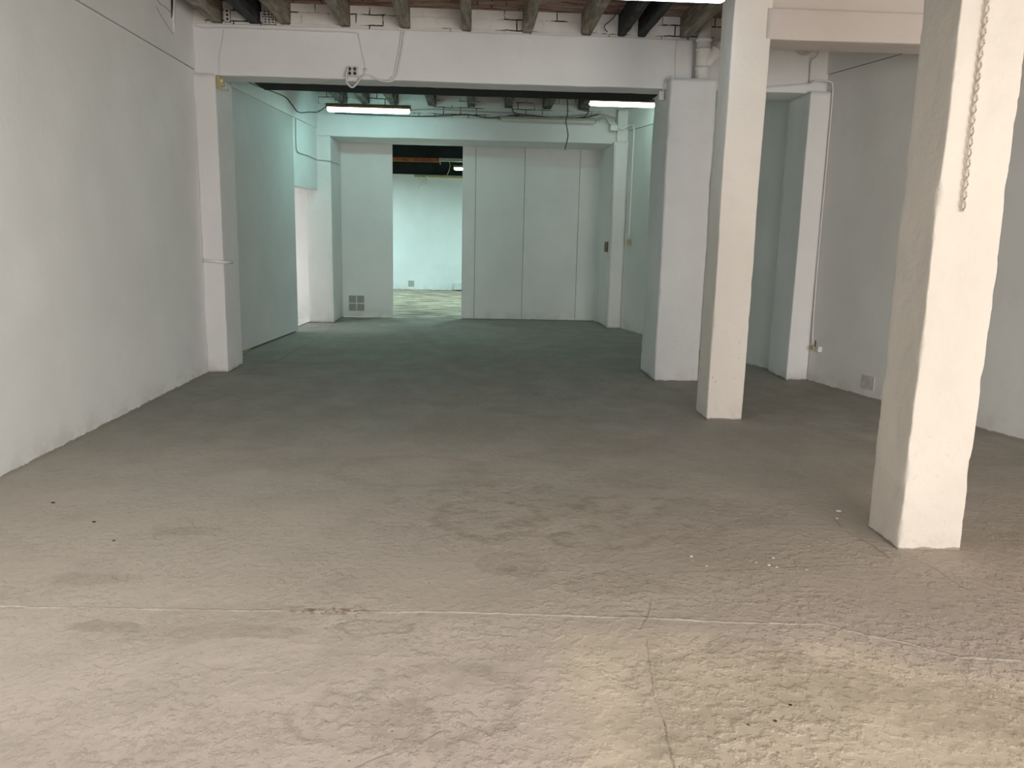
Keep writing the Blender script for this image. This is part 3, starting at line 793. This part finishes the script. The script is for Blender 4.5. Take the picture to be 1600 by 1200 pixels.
tag(obj('wall_cable', tube(bmesh.new(), [(L2(10.2, .03), 10.2, 3.30), (L2(10.8, .03), 10.794, 3.318), (L2(11.8, .03), 11.812, 3.371), (L2(12.15, .03), 12.151, 3.322), (L2(12.48, .03), 12.479, 3.256), (L2(12.97, .05), 12.973, 3.330), (-2.45, 12.9, 3.33), (-2.20, 12.3, 3.34)], .008, 6), 'cabledark', None, True),
    'dark drooping cable from the rear left wall to the left lamp', 'cable')
tag(obj('wall_cable', tube(bmesh.new(), [(L2(12.40), 12.40, 3.15), (L2(12.38), 12.38, 2.80), (L2(12.43), 12.43, 2.69), (L2(12.65), 12.65, 2.676), (L2(12.98), 12.984, 2.681), (L2(13.44), 13.44, 2.666), (-2.60, 13.515, 2.665), (-2.40, 13.515, 2.650), (-2.378, 13.56, 2.648), (-2.376, 14.3, 2.66)], .0075, 6), 'cablegrey', None, True),
    'thin cable dropping on the rear left wall, then turning over the doorway to the pilaster', 'cable')
# box and conduit on the far right pilaster
tag(obj('square_box', bbox(2.16, 2.275, 13.36, 13.53, 3.235, 3.325, .006), 'plastic'), 'small square white box high beside the far right pilaster head', 'box')
cd = thing('switch_conduit', 'thin white conduit running down the far right pilaster to a switch', 'conduit', (2.508, 13.16, 1.45))
obj('conduit', tube(bmesh.new(), [(2.275, 13.37, 3.29), (2.36, 13.37, 3.27), (2.42, 13.36, 3.30), (2.470, 13.33, 3.32), (2.495, 13.22, 3.30), (2.508, 13.16, 3.20), (2.508, 13.16, 2.774), (2.508, 13.16, 2.060), (2.508, 13.16, 1.50)], .012, 8), 'pvc', cd, True)
obj('switch', bbox(2.480, 2.535, 13.12, 13.19, 1.41, 1.50, .006), 'yellow', cd)
tag(obj('door_latch', bbox(2.195, 2.229, 13.55, 13.72, 1.28, 1.45, .008), 'tin'), 'small dark latch on the inner side of the far right pilaster', 'latch')

# ---------------------------------------------------------------- right side
tag(obj('surface_cable', tube(bmesh.new(), [(2.45, 8.62, 3.05), (2.99, 8.62, 3.095), (3.193, 8.62, 3.115), (3.44, 8.60, 3.14), (3.47, 8.515, 3.15), (3.56, 8.515, 3.16), (3.655, 8.511, 3.15), (3.678, 8.508, 3.10), (3.684, 8.505, 2.9), (3.686, 8.505, 2.3), (3.686, 8.505, 1.368), (3.688, 8.49, 0.677), (3.69, 8.46, 0.42)], .009, 6), 'cablewhite', None, True),
    'white cable over the right pilaster, going down its corner to the low socket', 'cable')
ls = thing('wall_socket', 'small white socket with a brown contact low on the right wall', 'socket', (3.72, 8.42, 0.35))
obj('base', bbox(3.675, 3.70, 8.40, 8.46, 0.355, 0.40, .004), 'yellow', ls)
obj('body', bbox(3.70, 3.755, 8.33, 8.40, 0.345, 0.405, .006), 'plastic', ls)
obj('lead', tube(bmesh.new(), [(3.712, 8.44, 0.46), (3.708, 8.43, 0.43), (3.702, 8.42, 0.40)], .006, 6), 'cabledark', ls, True)


def on_right(y0, y1, z0, z1, th, name, mat, label, cat):
    bm = prism(bmesh.new(), [(rx(y0) - th, y0), (rx(y0) + .01, y0), (rx(y1) + .01, y1), (rx(y1) - th, y1)], z0, z1)
    return tag(obj(name, bm, mat), label, cat)


on_right(7.53, 7.69, 0.08, 0.215, 0.008, 'blanking_plate', 'plaster', 'grey smudged plate at the foot of the right wall beyond the near pillar', 'plate')
# bare plaster patch and crack above the short rear beam
bm = bmesh.new()
vs = [bm.verts.new((3.375 + 0.11 * math.cos(a) * (1 + .06 * math.sin(5 * a)), 8.552, 3.60 + 0.19 * math.sin(a))) for a in [2 * PI * i / 28 for i in range(28)]]
f_ = bm.faces.new(vs); r_ = bmesh.ops.extrude_face_region(bm, geom=[f_])
for v in r_['geom']:
    if isinstance(v, bmesh.types.BMVert): v.co.y += 0.01
tag(obj('plaster_patch', bm, 'plaster'), 'rounded greyish bare patch on the wall above the short rear beam', 'patch')
tag(obj('thin_wire', tube(bmesh.new(), [(3.55, 8.54, 3.62), (3.50, 8.545, 3.42), (3.462, 8.60, 3.37), (3.466, 8.615, 3.24), (3.466, 8.615, 3.15)], .005, 6), 'cablegrey', None, True),
    'thin grey wire running down the wall right of the bare patch', 'wire')
# twisted cord down the near pillar
bm = bmesh.new()
for ph in (0, PI):
    pts = []
    for i in range(181):
        z = 1.66 + 2.03 * i / 180
        a = ph + z * 2 * PI / 0.094
        pts.append((2.241 + 0.0078 * math.cos(a) + 0.003 * math.sin(z * 5), 3.652 + 0.0045 * math.sin(a), z))
    tube(bm, pts, .0042, 5, False)
tag(obj('twisted_cord', bm, 'cord', None, True), 'painted-over twisted cord hanging down the front of the nearest pillar', 'cord')

# torn paint at the top of the left wall
pe = thing('peeling_strip', 'curled strip of peeling paint high on the left wall by the corner', 'paint strip', (-2.83, 8.0, 3.3))
bm = bmesh.new()
pr = [(0, 3.72, .05), (.005, 3.60, .055), (-.01, 3.50, .05), (-.015, 3.40, .035), (-.03, 3.30, .010)]
vv = []
for i, (dy, z, wd) in enumerate(pr):
    vv.append([bm.verts.new((-2.835 + .035 - .007 * i, 8.02 + dy - wd / 2, z)), bm.verts.new((-2.835 + .015, 8.02 + dy + wd / 2, z)), bm.verts.new((-2.84, 8.02 + dy + wd / 2, z)), bm.verts.new((-2.84, 8.02 + dy - wd / 2, z))])
for i in range(len(vv) - 1):
    for j in range(4): bm.faces.new((vv[i][j], vv[i][(j + 1) % 4], vv[i + 1][(j + 1) % 4], vv[i + 1][j]))
bm.faces.new(vv[0]); bm.faces.new(vv[-1][::-1])
obj('strip', bm, 'peel', pe)
obj('gap', tube(bmesh.new(), [(-2.834, 7.965, 3.72), (-2.832, 7.98, 3.60), (-2.834, 7.965, 3.48), (-2.836, 7.955, 3.42)], lambda u: .011 * (1 - u) + .004, 6), 'hole', pe, True)
tag(obj('hairline_wire', tube(bmesh.new(), [(-2.833, 7.585, 3.50), (-2.833, 7.70, 3.47), (-2.833, 7.803, 3.475), (-2.833, 7.95, 3.46)], .004, 5), 'cablegrey', None, True), 'thin grey wire left of the peeling strip, upper one', 'wire')
tag(obj('hairline_wire', tube(bmesh.new(), [(-2.833, 7.60, 3.42), (-2.833, 7.70, 3.37), (-2.833, 7.883, 3.307), (-2.833, 7.97, 3.28)], .003, 5), 'cablegrey', None, True), 'thin grey wire left of the peeling strip, lower one', 'wire')

# ---------------------------------------------------------------- debris on the floor
def pebble(x, y, r, mat, name, label, cat, group):
    r *= 0.6
    bm = bmesh.new(); bmesh.ops.create_icosphere(bm, subdivisions=2, radius=1)
    sd = random.random() * 50
    for v in bm.verts:
        d = 1 + .35 * noise.noise(v.co * 1.7 + Vector((sd, 0, 0)))
        v.co = Vector((v.co.x * r * d * 1.2, v.co.y * r * d, v.co.z * r * .45 * d))
    zmin = min(v.co.z for v in bm.verts)
    for v in bm.verts: v.co += Vector((x, y, -zmin - 0.0005))
    tag(obj(name, bm, mat, None, True), label, cat, group)


for (x, y, r) in [(-2.315, 4.297, .014), (-1.958, 4.002, .013), (-1.746, 3.749, .010)]:
    pebble(x, y, r, 'grit', 'pebble', {-2.315: 'dark pebble nearest the left wall', -1.958: 'dark pebble, middle of the three on the left floor', -1.746: 'small dark pebble, nearest to the camera of the three at left'}[x], 'pebble', None)
for (x, y, r) in [(1.056, 2.337, .008), (0.972, 2.250, .009)]:
    pebble(x, y, r, 'grit', 'pebble', {1.056: 'tiny brown pebble on the pale screed, farther of two', 0.972: 'tiny dark pebble on the pale screed, nearer of two'}[x], 'pebble', None)
for (x, y, r) in [(1.454, 3.558, .010), (1.40, 3.47, .012), (1.43, 3.45, .009), (1.35, 3.50, .008), (1.057, 3.571, .012), (1.10, 3.46, .008), (1.56, 3.42, .007)]:
    pebble(x, y, r, 'chip', 'paint_chip', 'white crumb of paint on the floor in front of the nearest pillar', 'paint chip', 'paint crumbs on the floor')
for (x, y, r, lb) in [(2.08, 4.22, .022, 'pale flake on the floor left of the nearest pillar, larger one'), (2.02, 4.11, .012, 'pale flake left of the nearest pillar, smaller one')]:
    pebble(x, y, r, 'chip', 'paint_flake', lb, 'paint flake', None)
tag(obj('wood_strip', bbox(lx(9.75) - .0, lx(9.75) + .03, 9.45, 10.3, 0.0005, 0.012, .003), 'batten'), 'thin pale strip lying at the foot of the rear left wall', 'strip')
